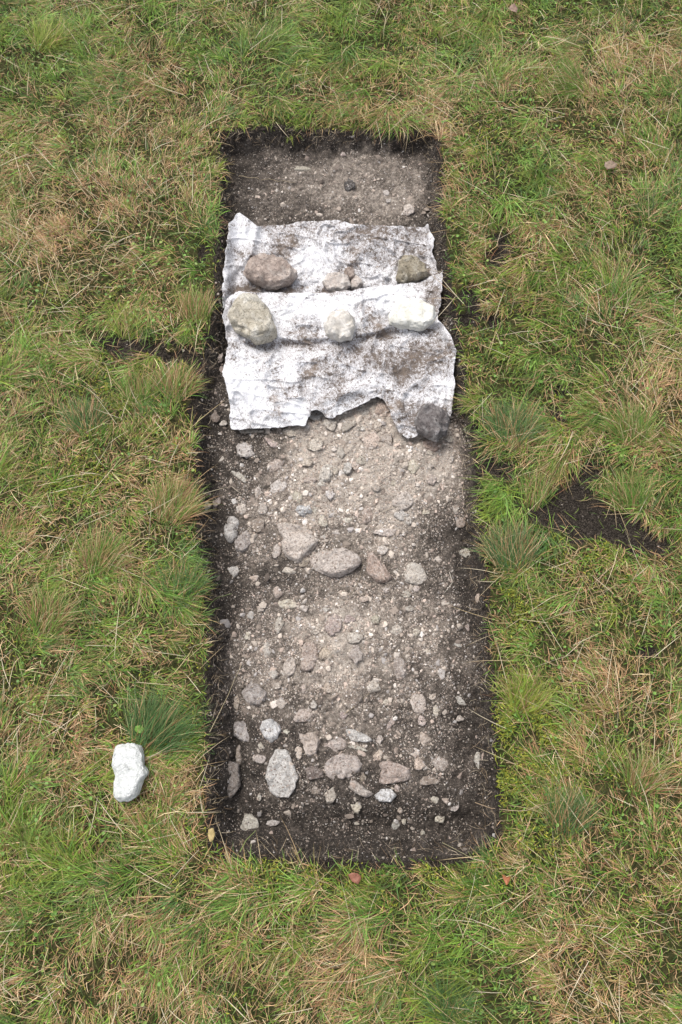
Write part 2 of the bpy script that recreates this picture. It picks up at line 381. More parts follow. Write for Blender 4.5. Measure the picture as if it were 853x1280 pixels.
def outline_rock(name, pts, hgt, seed, mat, label, cat='rock', sub=5, sink=.25, z_extra=0., rough=.09, keep=.68, ft=.75, color=None, group=None, planes=15, steps=1.):
    """rock whose plan follows the given outline (picture points), resting at z of what is under it"""
    pts = np.array(pts, float); c = pts.mean(0)
    X, Y, Z = drop(np.array([c[0]]), np.array([c[1]])); zb = float(Z[0]) + z_extra
    if z_extra > .5: zb = z_extra - 2
    cx, cy = at(c[0], c[1], zb + hgt*.3)
    wx, wy = at(pts[:, 0], pts[:, 1], zb + hgt*.3)
    ang = np.arctan2(wy-cy, wx-cx); rad = np.hypot(wx-cx, wy-cy); o = np.argsort(ang); ang = ang[o]; rad = rad[o]
    # radius along straight edges between outline points
    A = np.linspace(-np.pi, np.pi, 181); P = np.stack([rad*np.cos(ang), rad*np.sin(ang)], 1); RR = np.zeros_like(A)
    n = len(P)
    for k, a in enumerate(A):
        u = np.array([np.cos(a), np.sin(a)]); best = 0
        for i in range(n):
            p, q = P[i], P[(i+1) % n]; e = q-p; den = u[0]*e[1]-u[1]*e[0]
            if abs(den) < 1e-12: continue
            s = (p[0]*e[1]-p[1]*e[0])/den; t = (p[0]*u[1]-p[1]*u[0])/den
            if s > 0 and -1e-6 <= t <= 1+1e-6: best = max(best, s)
        RR[k] = best
    RR = np.convolve(np.r_[RR[-4:-1], RR, RR[1:4]], np.ones(3)/3, 'same')[3:-3]
    V, Fc = rock_shape(sub, seed, planes=planes, rough=rough, keep=keep, flat_top=ft)
    V0 = ICO[sub][0]
    a = np.arctan2(V0[:, 1], V0[:, 0]); Rr = np.interp(a, A, RR)
    hr = np.hypot(V[:, 0], V[:, 1]); h0 = np.hypot(V0[:, 0], V0[:, 1])
    # plan: keep the outline at the waist, rounded shoulders above
    waist = np.clip(h0, 0, 1)**.5*np.clip(hr/np.maximum(h0, .05)+.22, .3, 1.04)
    d = .075*fbm(np.cos(a)*2.5+seed, np.sin(a)*2.5, V0[:, 2]*2.5, octv=5, seed=seed, gain=.6)
    W = np.stack([np.cos(a)*Rr*waist*(1+d), np.sin(a)*Rr*waist*(1+d), V[:, 2]*hgt*.62], 1)
    ux, uy = W[:, 0]/RR.mean(), W[:, 1]/RR.mean(); ca_, sa_ = math.cos(seed), math.sin(seed)
    e1 = (ux*ca_ + uy*sa_)*1.1; e2 = (uy*ca_ - ux*sa_)*2.2
    rdg = 1-np.abs(vn(e1+seed, e2, seed=seed+40)); st_ = np.floor((e2*.8 + .5*vn(e1, e2, seed=seed+41))*1.6)   # bedding steps and ridges
    W[:, 2] += steps*hgt*smooth(-.1, .5, V0[:, 2])*(.16*rdg**2 - .08 + .07*_h(st_, st_*0, st_*0, seed) + .05*fbm(ux*5, uy*5, octv=3, seed=seed+42))
    me = mesh_from(name, W, Fc.ravel(), 3, mat, attrs={'dirt': (1-smooth(-.2, .5, V0[:, 2]))*1.0 + .1}, link=False)
    ob = bpy.data.objects.new(name, me); COL.objects.link(ob)
    ob.location = (cx, cy, zb + hgt*.62 - hgt*sink)
    if color: ob.color = (*color, 1)
    if label: tag(ob, label, cat, group)
    return ob
def ell(cx, cy, w_, h_, a=0, n=14, seed=0, j=.1):
    r = np.random.default_rng(seed); t = np.linspace(0, 2*np.pi, n, endpoint=False); a = math.radians(a)
    k = 1 + r.uniform(-j, j, n)
    x = np.cos(t)*w_/2*k; y = np.sin(t)*h_/2*k
    return list(zip(cx + x*math.cos(a) - y*math.sin(a), cy - x*math.sin(a) - y*math.cos(a)))

PINK, BEIGE, WHITE, GREY, DULL, BROWN = (.66, .55, .475), (.72, .645, .56), (.74, .69, .63), (.50, .465, .43), (.42, .345, .29), (.20, .15, .12)
# prominent stones of the trench bottom, each one liftable
z3 = lambda L: [(230+x*.2345, 500+y*.2345) for x, y in L]
z4 = lambda L: [(420+x*.258, 500+y*.258) for x, y in L]
z7 = lambda L: [(230+x*.2345, 880+y*.2345) for x, y in L]
z8 = lambda L: [(430+x*.2462, 880+y*.2462) for x, y in L]
BIG = [
 (z3([(490,650),(560,655),(640,665),(700,710),(720,745),(685,800),(640,835),(610,862),(575,845),(540,830),(522,790),(505,720)]), .06, (.52,.445,.385), 'large pale pinkish wedge shaped stone in the middle of the trench'),
 ([(387,694),(400,687),(418,682),(432,684),(446,691),(452,700),(446,708),(432,716),(415,720),(402,716),(393,710),(388,704)], .05, (.48,.41,.36), 'broad cracked grey pink stone right below the large wedge shaped stone'),
 (z4([(140,740),(180,735),(230,790),(272,860),(250,882),(200,880),(150,830)]), .035, (.40,.29,.23), 'long pinkish stone slanting beside the broad cracked stone'),
 (z7([(490,245),(560,245),(585,300),(610,390),(600,450),(560,515),(500,510),(440,460),(430,400),(450,320)]), .07, (.56,.53,.50), 'tallest grey white boulder embedded near the lower left of the trench'),
 (z7([(415,90),(460,75),(500,105),(520,140),(500,180),(460,205),(425,175),(403,130)]), .045, (.60,.575,.54), 'small rounded white and grey stone above the tall grey white boulder'),
 (z7([(265,95),(330,90),(360,160),(384,222),(310,203),(265,170)]), .035, (.38,.34,.32), 'dull grey wedge stone lying left of the small rounded white stone'),
 (z7([(610,155),(690,150),(728,190),(703,265),(660,282),(630,230)]), .045, (.50,.41,.345), 'beige pink stone with flat top above the grey brown cobble'),
 (z7([(645,345),(690,328),(740,345),(742,385),(700,405),(650,400)]), .03, (.235,.18,.155), 'smooth grey brown cobble between the tall boulder and pale pink block'),
 (z7([(745,320),(790,275),(850,265),(930,285),(960,330),(940,375),(880,395),(800,405),(755,375)]), .045, (.43,.36,.32), 'broad greyish pink block right of the smooth brown cobble'),
 (z8([(180,300),(215,282),(300,300),(340,330),(340,390),(262,402),(180,412)]), .045, (.40,.31,.26), 'brown pink block with bright edge near the lower right stones'),
 (z8([(5,130),(50,128),(120,160),(150,185),(120,197),(40,187)]), .035, (.52,.50,.47), 'elongated stone with white rim above the lower row of stones'),
 (z8([(30,395),(60,388),(110,430),(150,455),(120,478),(70,460),(30,430)]), .03, (.42,.36,.31), 'narrow slanting stone with pale stripe below the broad pink block'),
 (z8([(155,465),(190,435),(245,432),(270,465),(240,500),(180,495)]), .035, (.62,.60,.57), 'white grey chunk lowest in the row of stones near trench end'),
 (z7([(235,310),(290,320),(300,430),(270,480),(225,520),(218,450)]), .03, (.25,.21,.18), 'dark flat slab set on edge along the lower left trench wall'),
 (ell(318, 868, 32, 26, -35, seed=4), .035, (.33,.29,.265), 'grey mottled stone half buried left of the trench centre line'),
 (ell(386, 820, 22, 39, -8, seed=5), .03, (.41,.32,.265), 'upright oval pinkish stone half sunk in the gravel'),
 (ell(362, 833, 16, 28, -15, seed=6), .03, (.52,.44,.37), 'pale finger shaped stone left of the oval pinkish stone'),
 (ell(289, 660, 18, 33, -5, seed=7), .035, (.48,.45,.42), 'grey white oval stone close to the left wall of the trench'),
 (ell(303, 677, 21, 30, -20, seed=8), .035, (.36,.31,.28), 'round grey stone just below right of the oval at left wall'),
 ([(401,586),(405,580),(416,578),(418,588),(412,600),(404,602),(399,597)], .035, (.58,.51,.44), 'light leaf shaped stone lying below the white sheet'),
 (ell(380, 637, 19, 15, 0, seed=9), .035, (.66,.62,.56), 'small bright oval stone above the large wedge shaped stone'),
 (ell(306, 562, 22, 20, -20, seed=10, j=.2), .035, (.55,.5,.46), 'jagged pale stone below the left corner of the white sheet'),
 (z4([(122,190),(150,165),(205,142),(217,190),(195,235),(150,240)]), .02, (.56,.44,.36), 'flat pale pink slab in the bright gravel under the sheet notch'),
 (z4([(190,60),(200,5),(240,-5),(262,35),(262,78),(215,70)]), .025, (.50,.37,.29), 'pink angular stone peeping out under the sheet edge notch'),
 (z4([(420,195),(470,188),(515,215),(490,245),(455,245),(425,225)]), .035, (.45,.32,.25), 'rusty pink stone just below the dark rock'),
 (ell(505, 625, 24, 26, -30, seed=12, j=.15), .03, (.52,.45,.39), 'pale lumpy stone in the right half of the trench'),
 (ell(540+0, 599, 14, 14, 0, seed=13), .03, (.52,.43,.37), 'round pale pebble below the rusty pink stone'),
 (ell(500, 835, 16, 28, 8, seed=14), .02, (.35,.29,.25), 'diamond shaped grey stone flush with the gravel right of centre'),
 (ell(437, 229, 13, 14, 0, seed=15, j=.25), .022, (.10,.09,.085), 'small dark stone on the bare soil above the white sheet'),
]
for i, (pts, hg, colr, lab) in enumerate(BIG):
    gm = sum(colr)/3; colr = tuple(min(.82, (.8*v+.2*gm)*(1.5 if colr[0] > .3 else 1.3)) for v in colr)
    outline_rock('embedded_stone', pts, hg*1.35, 100+i, M_STONE, lab, 'stone', sub=4, sink=.72, color=colr, rough=.18, keep=.62, ft=.64, planes=14, group='larger stones embedded in the trench bottom')

SMALL = """314,539,28,8,0,b 364,539,19,13,0,b 412,530,15,15,0,b 341,554,22,9,-25,p 342,582,21,14,0,p 297,594,22,8,-45,w 324,615,9,20,-15,b 347,608,19,14,25,w 371,620,17,9,-45,b
413,620,10,10,0,w 389,601,19,7,0,p 302,635,12,14,-15,b 328,638,12,13,0,b 324,657,19,14,0,d 379,700,15,14,0,p 403,652,9,14,20,b 318,723,10,9,0,p 347,741,12,12,0,p 362,714,14,8,0,b 293,714,14,14,0,w
345,688,9,14,0,b 271,629,8,14,0,d 257,632,11,11,0,g 396,558,16,14,0,b 426,564,9,9,0,w 383,577,14,9,0,b 278,575,8,8,0,b 269,520,10,14,0,d 279,530,10,6,0,b 395,638,9,7,0,w 402,605,7,9,0,w
455,515,14,9,0,b 436,532,18,13,30,b 446,541,9,10,0,b 453,536,8,7,0,w 484,549,18,14,-40,p 473,534,8,10,0,b 535,566,11,8,-30,b 426,567,11,13,0,b 434,584,9,13,0,w 451,575,12,9,0,b 445,584,9,10,0,p
518,585,16,15,0,b 538,584,8,7,0,b 564,573,8,9,0,b 554,608,8,9,0,p 502,644,15,11,0,w 510,651,7,8,0,w 433,651,12,8,0,w 460,644,18,19,-20,p 481,665,24,10,10,b 438,662,8,6,0,w 570,634,6,15,0,b
576,652,9,13,0,p 502,692,9,7,0,b 477,687,12,9,0,w 518,717,26,20,0,b 508,742,10,8,0,b 482,737,7,6,0,b 520,735,7,8,0,b 581,692,14,10,-40,b 598,748,6,10,0,p 555,754,10,7,0,b 313,769,7,8,0,w 326,762,7,8,0,b
334,813,11,16,0,b 349,780,9,19,-20,b 407,817,14,14,0,p 416,779,17,21,0,p 360,754,19,12,0,b 342,843,12,11,0,b 347,858,9,7,0,b 296,878,8,13,0,p 352,881,12,10,0,b 377,894,27,13,25,p 408,762,8,8,0,w
309,796,7,8,0,b 380,861,7,8,0,p 445,819,13,20,0,b 445,797,17,12,0,b 437,774,12,12,0,p 552,840,10,14,0,w 440,869,22,25,-30,d 467,858,15,15,0,b 495,787,12,10,0,b 512,760,9,7,0,b 483,878,7,8,0,b
521,878,17,20,30,b 527,901,9,9,0,p 488,905,7,15,-35,p 546,890,8,12,0,b 573,874,18,7,-35,w 554,754,7,7,0,b 572,805,10,5,-30,w 585,784,5,8,0,p 535,815,7,6,0,b 575,898,9,9,0,b 299,945,9,20,0,d
324,948,14,10,0,b 326,933,9,9,0,b 418,929,22,14,0,p 311,1028,18,22,40,w 414,995,14,17,-20,b 340,1028,14,6,0,w 374,941,9,11,0,p 394,987,10,8,0,d 324,996,6,7,0,b 359,915,7,5,0,w 472,945,10,12,-20,p
523,955,14,12,0,p 519,942,9,10,0,p 549,954,18,14,-30,b 536,976,22,14,0,d 531,924,16,16,0,p 543,999,9,8,0,b 558,1001,9,7,0,p 569,1008,7,10,-45,b 446,1009,10,17,20,b 501,1013,6,7,0,p 495,1028,9,12,-20,g
505,1025,6,8,0,b 551,1024,12,9,30,b 528,1041,6,7,0,b 598,951,8,17,0,w 516,1063,5,5,0,b 446,1028,9,5,0,b 453,972,8,9,0,d 497,985,6,7,0,p 448,935,20,6,-15,w 483,241,9,7,0,w 379,212,18,9,0,b 429,193,6,6,0,p
510,262,12,12,0,b 486,252,6,6,0,w 275,445,10,13,0,p 394,518,15,12,0,g 276,462,9,7,0,p 562,548,8,8,0,b 420,590,8,9,0,b 470,610,9,8,0,b 492,605,8,7,0,b 455,600,8,8,0,p 405,672,7,6,0,w 420,665,9,7,0,b
533,640,8,9,0,b 548,700,9,7,0,b 380,760,9,8,0,b 395,790,10,8,0,b 470,775,9,9,0,b 455,750,9,7,0,p 520,790,8,9,0,b 540,870,8,7,0,b 410,860,11,9,0,p 392,880,8,8,0,b 430,895,10,8,0,p 475,925,8,9,0,b"""
CMAP = {'b': BEIGE, 'p': PINK, 'w': WHITE, 'g': GREY, 'd': DULL}
protos = []
for k in range(16):
    V, Fc = rock_shape(3, 300+k, planes=12, rough=.16, keep=.5, flat_top=.5)
    protos.append(mesh_from('stone', V, Fc.ravel(), 3, M_STONE, attrs={'dirt': (1-smooth(-.1, .6, V[:, 2])) + .15}, link=False))
for i, e in enumerate(SMALL.split()):
    px, py, w_, h_, a, c = e.split(','); px, py, w_, h_, a = map(float, (px, py, w_, h_, a))
    X, Y, Z = drop(np.array([px]), np.array([py])); s = 1/340.*(H-float(Z[0]))/H*(1+ (py-640)*-.00028)
    o = bpy.data.objects.new('stone', protos[i*7 % 16]); COL.objects.link(o); o.parent = floor
    hh = min(w_, h_)*s
    o.scale = (w_*s*.68, h_*s*.72, hh*.5); o.rotation_euler = (random.uniform(-.15, .15), random.uniform(-.15, .15), math.radians(a) + random.choice((0, math.pi)))
    o.location = (float(X[0]), float(Y[0]), float(Z[0]) + hh*.0)
    cc = CMAP[c]; v = random.uniform(.8, 1.12); o.color = (cc[0]*v, cc[1]*v*random.uniform(.97, 1.03), cc[2]*v*random.uniform(.94, 1.05), 1)

bv, bf, off = [], [], 0
for o in list(COL.objects):
    if o.name.split('.')[0] in ('stone', 'embedded_stone'):
        M = Matrix.LocRotScale(o.location, o.rotation_euler, o.scale); me = o.data
        bv += [M @ v.co for v in me.vertices]; bf += [[off+i for i in p.vertices] for p in me.polygons]; off += len(me.vertices)
TREE = BVHTree.FromPolygons(bv, bf)
def on_stones(px, py, z, r, frac):
    keep_ = np.ones(len(px), bool); up = Vector((0, 0, -1)); u = r.random(len(px))
    for i in range(len(px)):
        h = TREE.ray_cast(Vector((px[i], py[i], .05)), up)
        if h[0] is not None and h[0].z > z[i]:
            hi = h[0].z - z[i]
            if u[i] < frac*(1.6 if hi < .006 else .7): z[i] = h[0].z
            else: keep_[i] = False
    return keep_
# ------------------------------------------------------------------ gravel (uncountable grains) on the trench bottom
def grains(name, n, smin, smax, seed, base_density, mat, pw=2.2, sub=1, lift=.25):
    r = np.random.default_rng(seed)
    px = r.uniform(x0, x1, n*5); py = r.uniform(yb, yt, n*5)
    d = sdf(px, py); k = d > .0; px, py, d = px[k], py[k], d[k]
    pf = pale_field(px, py); cl = fbm(px*22, py*22, octv=3, seed=seed+1)
    acc = r.uniform(0, 1, len(px)) < np.clip((base_density + pf)*(1+1.3*cl)*(1-.7*smooth(1.0, 1.25, py)), 0.02, 1.2)
    px, py, pf = px[acc][:n], py[acc][:n], pf[acc][:n]; n = len(px)
    z = height(px, py)
    kp = on_stones(px, py, z, r, .42 if sub == 0 else .08); px, py, pf, z = px[kp], py[kp], pf[kp], z[kp]; n = len(px)
    if sub == 0:
        T = np.array([(1,0,0),(-1,0,0),(0,1,0),(0,-1,0),(0,0,1),(0,0,-1)], float); Fc = np.array([(0,2,4),(2,1,4),(1,3,4),(3,0,4),(2,0,5),(1,2,5),(3,1,5),(0,3,5)])
    else: T, Fc = ICO[1]; T = T[:]; 
    m = len(T)
    s = smin*(smax/smin)**(r.uniform(0, 1, n)**pw)
    jit = 1 + r.uniform(-.38, .38, (n, m))
    V = T[None]*jit[..., None]
    sc = np.stack([s*r.uniform(.7, 1.4, n), s*r.uniform(.6, 1.1, n), s*r.uniform(.35, .8, n)], 1)
    V = V*sc[:, None, :]
    a = r.uniform(0, 2*np.pi, n); ca, sa = np.cos(a)[:, None], np.sin(a)[:, None]
    tz = r.uniform(-.5, .5, n)[:, None]
    zz = V[..., 2] + V[..., 0]*tz
    X = V[..., 0]*ca - V[..., 1]*sa + px[:, None]; Y = V[..., 0]*sa + V[..., 1]*ca + py[:, None]; Zz = zz + (z + sc[:, 2]*lift)[:, None]
    pal = np.array([(.56,.49,.42),(.54,.44,.375),(.64,.58,.52),(.34,.285,.24),(.76,.72,.68),(.20,.165,.14),(.42,.39,.37)])
    q = r.choice(len(pal), n, p=[.25,.19,.12,.20,.04,.12,.08]); c = pal[q]*r.uniform(.7, 1.15, (n, 1))
    dirty = (.55 + .6*np.clip(pf*1.4, 0, 1))[:, None]; c = c*dirty          # muddier stones lie in the humus
    c = np.repeat(c, m, 0)
    FF = (Fc[None] + (np.arange(n)*m)[:, None, None]).reshape(-1)
    o = mesh_from(name, np.stack([X, Y, Zz], -1).reshape(-1, 3), FF, 3, mat, smooth_=False, attrs={'col': c}, parent=floor)
    tag(o, kind='stuff'); return o
grains('gravel', 72000, .0010, .0046, 51, .09, M_GRAVEL, pw=1.9, sub=0)
grains('pebbles', 3300, .0030, .010, 52, .04, M_GRAVEL, pw=2.4, sub=1, lift=.0)
grains('rubble', 420, .008, .017, 57, .0, M_GRAVEL, pw=1.6, sub=1, lift=-.15)
# dark crumbs of humus along the walls and in the bare patches
def crumbs(n, seed):
    r = np.random.default_rng(seed); px = r.uniform(-1.5, 1.5, n*8); py = r.uniform(-1.8, 2.4, n*8)
    d = sdf(px, py); b = bare(px, py)
    k = ((d > -.012) & (d < .05) & (r.uniform(0, 1, len(px)) < .8) & (pale_field(px, py) < .3)) | ((b > .55) & (d <= 0))
    px, py = px[k][:n], py[k][:n]; n = len(px); z = height(px, py)
    T, Fc = ICO[1]; m = len(T); s = .0016*(5.5**(r.uniform(0, 1, n)**2.6))
    c = np.array([.034, .0275, .022])*r.uniform(.5, 1.9, (n, 1)); pl = r.random(n) < .045; c[pl] = np.array([.42, .37, .32])*r.uniform(.5, 1.3, (pl.sum(), 1)); s = np.where(pl, s*.8, s)
    V = T[None]*(1+r.uniform(-.35, .35, (n, m)))[..., None]*s[:, None, None]*np.array([1, .9, .7])
    P = V + np.stack([px, py, z + s*.1], 1)[:, None]
    c = np.repeat(c, m, 0)
    FF = (Fc[None] + (np.arange(n)*m)[:, None, None]).reshape(-1)
    tag(mesh_from('soil_crumbs', P.reshape(-1, 3), FF, 3, M_GRAVEL, smooth_=False, attrs={'col': c}), 'dark crumbs of humus along the trench walls and in the bare patches of turf', 'soil', kind='stuff')
crumbs(15000, 53)

# ------------------------------------------------------------------ the white geotextile, two overlapping panels
def dense(pts, n):
    p = np.array(pts, float); s = np.r_[0, np.cumsum(np.hypot(*np.diff(p, axis=0).T))]; s /= s[-1]
    t = np.linspace(0, 1, n); return np.stack([np.interp(t, s, p[:, 0]), np.interp(t, s, p[:, 1])], 1)
def coons(top, bottom, left, right, nu, nv):
    T, B, L_, R_ = dense(top, nu), dense(bottom, nu), dense(left, nv), dense(right, nv)
    u = np.linspace(0, 1, nu)[None, :, None]; v = np.linspace(0, 1, nv)[:, None, None]
    P = (1-v)*T[None] + v*B[None] + (1-u)*L_[:, None] + u*R_[:, None] - ((1-u)*(1-v)*T[0] + u*(1-v)*T[-1] + (1-u)*v*B[0] + u*v*B[-1])
    return P, u[..., 0] + 0*v[..., 0], v[..., 0] + 0*u[..., 0]
def seg_ridge(PX, PY, a, b, wdt):
    ax, ay = a; bx, by = b; ux, uy = bx-ax, by-ay; t = np.clip(((PX-ax)*ux+(PY-ay)*uy)/(ux*ux+uy*uy), 0, 1)
    d = np.hypot(PX-ax-t*ux, PY-ay-t*uy); return np.exp(-(d/wdt)**2)
def wrinkle(PX, PY, seed):
    qx, qy = PX/30., PY/30.
    wx = qx + .5*fbm(qx*.7, qy*.7, octv=2, seed=seed+5); wy = qy + .5*fbm(qx*.7+9, qy*.7, octv=2, seed=seed+6)
    r1 = 1-np.abs(vn(wx*1.1, wy*1.1, seed=seed)); r2 = 1-np.abs(vn(wx*2.4+3, wy*1.9, seed=seed+1)); r3 = 1-np.abs(vn(wx*5+3, wy*5, seed=seed+2))
    a1 = 1-np.abs(vn((PX+.35*PY)/52, (PY-.2*PX)/19, seed=seed+8)); a2 = 1-np.abs(vn((PX-.6*PY)/17, (PY+.5*PX)/48, seed=seed+9))
    return .013*r1**3 + .003*r2**7 + .0006*r3**6 + .007*a1**8 + .007*a2**9 + .0004*vn(wx*9, wy*9, seed=seed+3) - .010
def sheet_floor(x, y):
    d = sdf(x, y); dd = np.maximum(d, .05); wv = .0
    f = -0.066 - 0.054*smooth(1.5, -1.0, y) + 0.012*fbm(x*4, y*4, octv=3, seed=11)
    f = f + 0.022*blob(x, y, 480, 570, 70, 60, -.1)
    f = f + .055*smooth(.07, .005, d)                    # cloth rides up where it reaches the wall
    return np.maximum(f, height(x, y))
def panel(name, parent, top, bottom, left, right, lift, dirt_shade_f, seed, nu=240, nv=150):
    P, U, Vv = coons(top, bottom, left, right, nu, nv)
    PX, PY = P[..., 0], P[..., 1]
    edge = np.minimum(np.minimum(U, 1-U), np.minimum(Vv, 1-Vv))
    jx = 1.6*fbm(PX/9, PY/9, octv=3, seed=seed+30)*smooth(.0, .02, .03-edge*1.0)
    PX = PX + jx; PY = PY + jx*.8
    z = np.full(PX.shape, -.09)
    for i in range(5):
        x, y = at(PX, PY, z); z = sheet_floor(x, y) + .009 + lift(PX, PY, U, Vv) + wrinkle(PX, PY, seed)
    z = np.maximum(z, height(x, y) + .004)
    x, y = at(PX, PY, z)
    V = np.stack([x, y, z], -1).reshape(-1, 3)
    ii = np.arange(nu*nv).reshape(nv, nu)
    q = np.stack([ii[:-1, :-1], ii[1:, :-1], ii[1:, 1:], ii[:-1, 1:]], -1).reshape(-1)
    dt = np.clip(dirt_shade_f(PX, PY), 0, 1.4).ravel()
    o = mesh_from(name, V, q, 4, M_FLEECE, parent=parent, attrs={'dirt': dt})  # this attribute holds the painted fold shade as well as dirt
    s = o.modifiers.new('thickness', 'SOLIDIFY'); s.thickness = .0022; s.offset = -1
    return o
fl = bpy.data.objects.new('geotextile_sheet', None); COL.objects.link(fl)
tag(fl, 'crumpled dirty white geotextile sheet laid in folds across the trench', 'fabric sheet')
def bl(PX, PY, x, y, rx, ry): return np.exp(-(((PX-x)/rx)**2 + ((PY-y)/ry)**2))
def lift_u(PX, PY, U, V):
    l = .022*seg_ridge(PX, PY, (321, 284), (313, 318), 5) + .016*seg_ridge(PX, PY, (313, 318), (286, 345), 6) + .012*bl(PX, PY, 300, 285, 12, 16)
    l += .014*seg_ridge(PX, PY, (462, 302), (482, 330), 4) + .012*seg_ridge(PX, PY, (470, 300), (500, 318), 4) + .016*seg_ridge(PX, PY, (482, 345), (500, 325), 5)
    l += .018*seg_ridge(PX, PY, (535, 282), (541, 320), 4) + .012*seg_ridge(PX, PY, (520, 330), (545, 345), 4) + .010*bl(PX, PY, 400, 310, 60, 20)
    l += .012*seg_ridge(PX, PY, (284, 300), (281, 370), 5)
    l -= .012*bl(PX, PY, 340, 345, 44, 26) + .010*bl(PX, PY, 512, 340, 34, 22) + .008*bl(PX, PY, 425, 357, 40, 14)
    return l
def dirt_shade_u(PX, PY):
    return .34 + .35*np.exp(-((PY-364+.0*PX)/6)**2) + .55*bl(PX, PY, 420, 290, 90, 14) + .5*bl(PX, PY, 505, 310, 40, 30) + .7*bl(PX, PY, 330, 312, 30, 12) + .55*bl(PX, PY, 540, 345, 20, 20) + .5*bl(PX, PY, 310, 365, 40, 14) - .2*bl(PX, PY, 400, 325, 40, 22) - .3*bl(PX, PY, 300, 290, 14, 24) + .35*bl(PX, PY, 440, 345, 30, 14)  # fold edge band: dirt line with its shadow painted in; blobs are dirt
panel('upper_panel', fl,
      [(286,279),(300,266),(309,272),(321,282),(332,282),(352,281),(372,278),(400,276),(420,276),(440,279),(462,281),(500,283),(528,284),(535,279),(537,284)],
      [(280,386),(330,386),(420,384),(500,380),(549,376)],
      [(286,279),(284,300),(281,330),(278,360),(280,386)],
      [(537,284),(542,298),(541,316),(545,330),(549,350),(549,376)], lift_u, dirt_shade_u, 400)
def lift_l(PX, PY, U, V):
    topedge = np.interp(PX, [280, 300, 328, 368, 415, 451, 475, 527, 553], [373, 364, 366, 366, 366, 362, 356, 352, 340])
    crease = np.interp(PX, [280, 340, 391, 439, 467, 499, 539, 560], [427, 427, 427, 426, 418, 411, 410, 404])
    k = np.clip((PY-topedge)/(crease-topedge), 0, 1)
    l = .036 + .016*smooth(0, .25, k) - .012*smooth(.3, 1, k)
    below = smooth(-2, 5, PY-crease)
    l = l - .014*below*smooth(40, 0, PY-crease) - .012*smooth(475, 540, PY)
    l += .012*smooth(0, -5, PY-crease)*smooth(-14, -4, PY-crease)
    l += .012*seg_ridge(PX, PY, (451, 364), (454, 420), 2.6) + .012*seg_ridge(PX, PY, (553, 342), (528, 375), 5) + .010*seg_ridge(PX, PY, (517, 360), (525, 380), 3)
    l += .016*seg_ridge(PX, PY, (549, 402), (568, 435), 5) + .014*seg_ridge(PX, PY, (370, 440), (372, 500), 6) + .012*seg_ridge(PX, PY, (380, 450), (440, 430), 6) + .014*seg_ridge(PX, PY, (405, 500), (470, 480), 7)
    l += .014*seg_ridge(PX, PY, (500, 520), (490, 460), 6) + .02*bl(PX, PY, 394, 514, 10, 8) + .012*seg_ridge(PX, PY, (290, 430), (330, 470), 6) + .012*seg_ridge(PX, PY, (480, 440), (520, 480), 7)
    l -= .016*bl(PX, PY, 316, 400, 40, 30) + .010*bl(PX, PY, 425, 412, 26, 18) + .010*bl(PX, PY, 515, 398, 34, 16)
    return l
def dirt_shade_l(PX, PY):
    cr = np.interp(PX, [280, 340, 391, 439, 467, 499, 539, 560], [427, 427, 427, 426, 418, 411, 410, 404])  # crease line: the band along it paints the fold's shadow into the dirt
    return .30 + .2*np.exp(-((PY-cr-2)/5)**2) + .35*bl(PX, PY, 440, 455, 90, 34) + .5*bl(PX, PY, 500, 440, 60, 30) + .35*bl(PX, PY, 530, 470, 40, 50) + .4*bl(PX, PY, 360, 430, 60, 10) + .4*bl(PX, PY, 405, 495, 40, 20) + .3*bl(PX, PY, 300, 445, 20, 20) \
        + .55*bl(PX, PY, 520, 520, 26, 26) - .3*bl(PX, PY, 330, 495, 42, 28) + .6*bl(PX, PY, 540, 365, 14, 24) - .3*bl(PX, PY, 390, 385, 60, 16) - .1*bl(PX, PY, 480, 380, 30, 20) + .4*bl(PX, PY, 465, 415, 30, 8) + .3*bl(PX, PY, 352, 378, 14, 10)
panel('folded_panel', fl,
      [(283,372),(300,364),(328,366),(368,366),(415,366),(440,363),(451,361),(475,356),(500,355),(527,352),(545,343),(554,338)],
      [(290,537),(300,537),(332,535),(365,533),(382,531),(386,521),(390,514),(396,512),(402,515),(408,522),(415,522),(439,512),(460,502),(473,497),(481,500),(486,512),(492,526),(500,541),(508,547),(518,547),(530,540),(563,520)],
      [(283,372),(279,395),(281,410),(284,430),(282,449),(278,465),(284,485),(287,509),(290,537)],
      [(554,338),(553,365),(549,385),(548,400),(558,411),(566,422),(570,436),(569,455),(567,480),(563,520)], lift_l, dirt_shade_l, 430, nu=260, nv=220)

# stones weighing the sheet down, and the painted stone on the grass
z2 = lambda L: [(260+x*.3986, 250+y*.3986) for x, y in L]
m_brown = loose_stone('brown_granite', (.58, .475, .41), (.34, .27, .23), (.70, .62, .56), (.06, .045, .04), .8)
m_cream = loose_stone('lichened_cream_rock', (.72, .66, .55), (.47, .42, .33), (.83, .80, .73), (.11, .095, .06), .85)
m_white = loose_stone('chalk_white_stone', (.72, .685, .635), (.55, .51, .455), (.80, .775, .74), (.20, .165, .13), .5, bm=.8)
m_white2 = loose_stone('greenish_white_stone', (.73, .72, .665), (.57, .555, .49), (.80, .79, .755), (.20, .18, .13), .4, bm=.6)
m_green = loose_stone('mossy_brown_rock', (.50, .44, .34), (.29, .25, .18), (.68, .64, .56), (.05, .04, .025), .9)
m_pale = loose_stone('pale_pink_stone', (.74, .68, .62), (.60, .51, .45), (.82, .79, .75), (.2, .15, .12), .5)
m_dark = loose_stone('dark_quartz_rock', (.28, .255, .245), (.14, .12, .115), (.48, .46, .45), (.02, .016, .015), .8, wet=.55)
m_paint = loose_stone('white_painted_stone', (.71, .72, .70), (.60, .615, .59), (.77, .775, .76), (.34, .33, .29), .3, bm=.8)
pv, pf_, po = [], [], 0
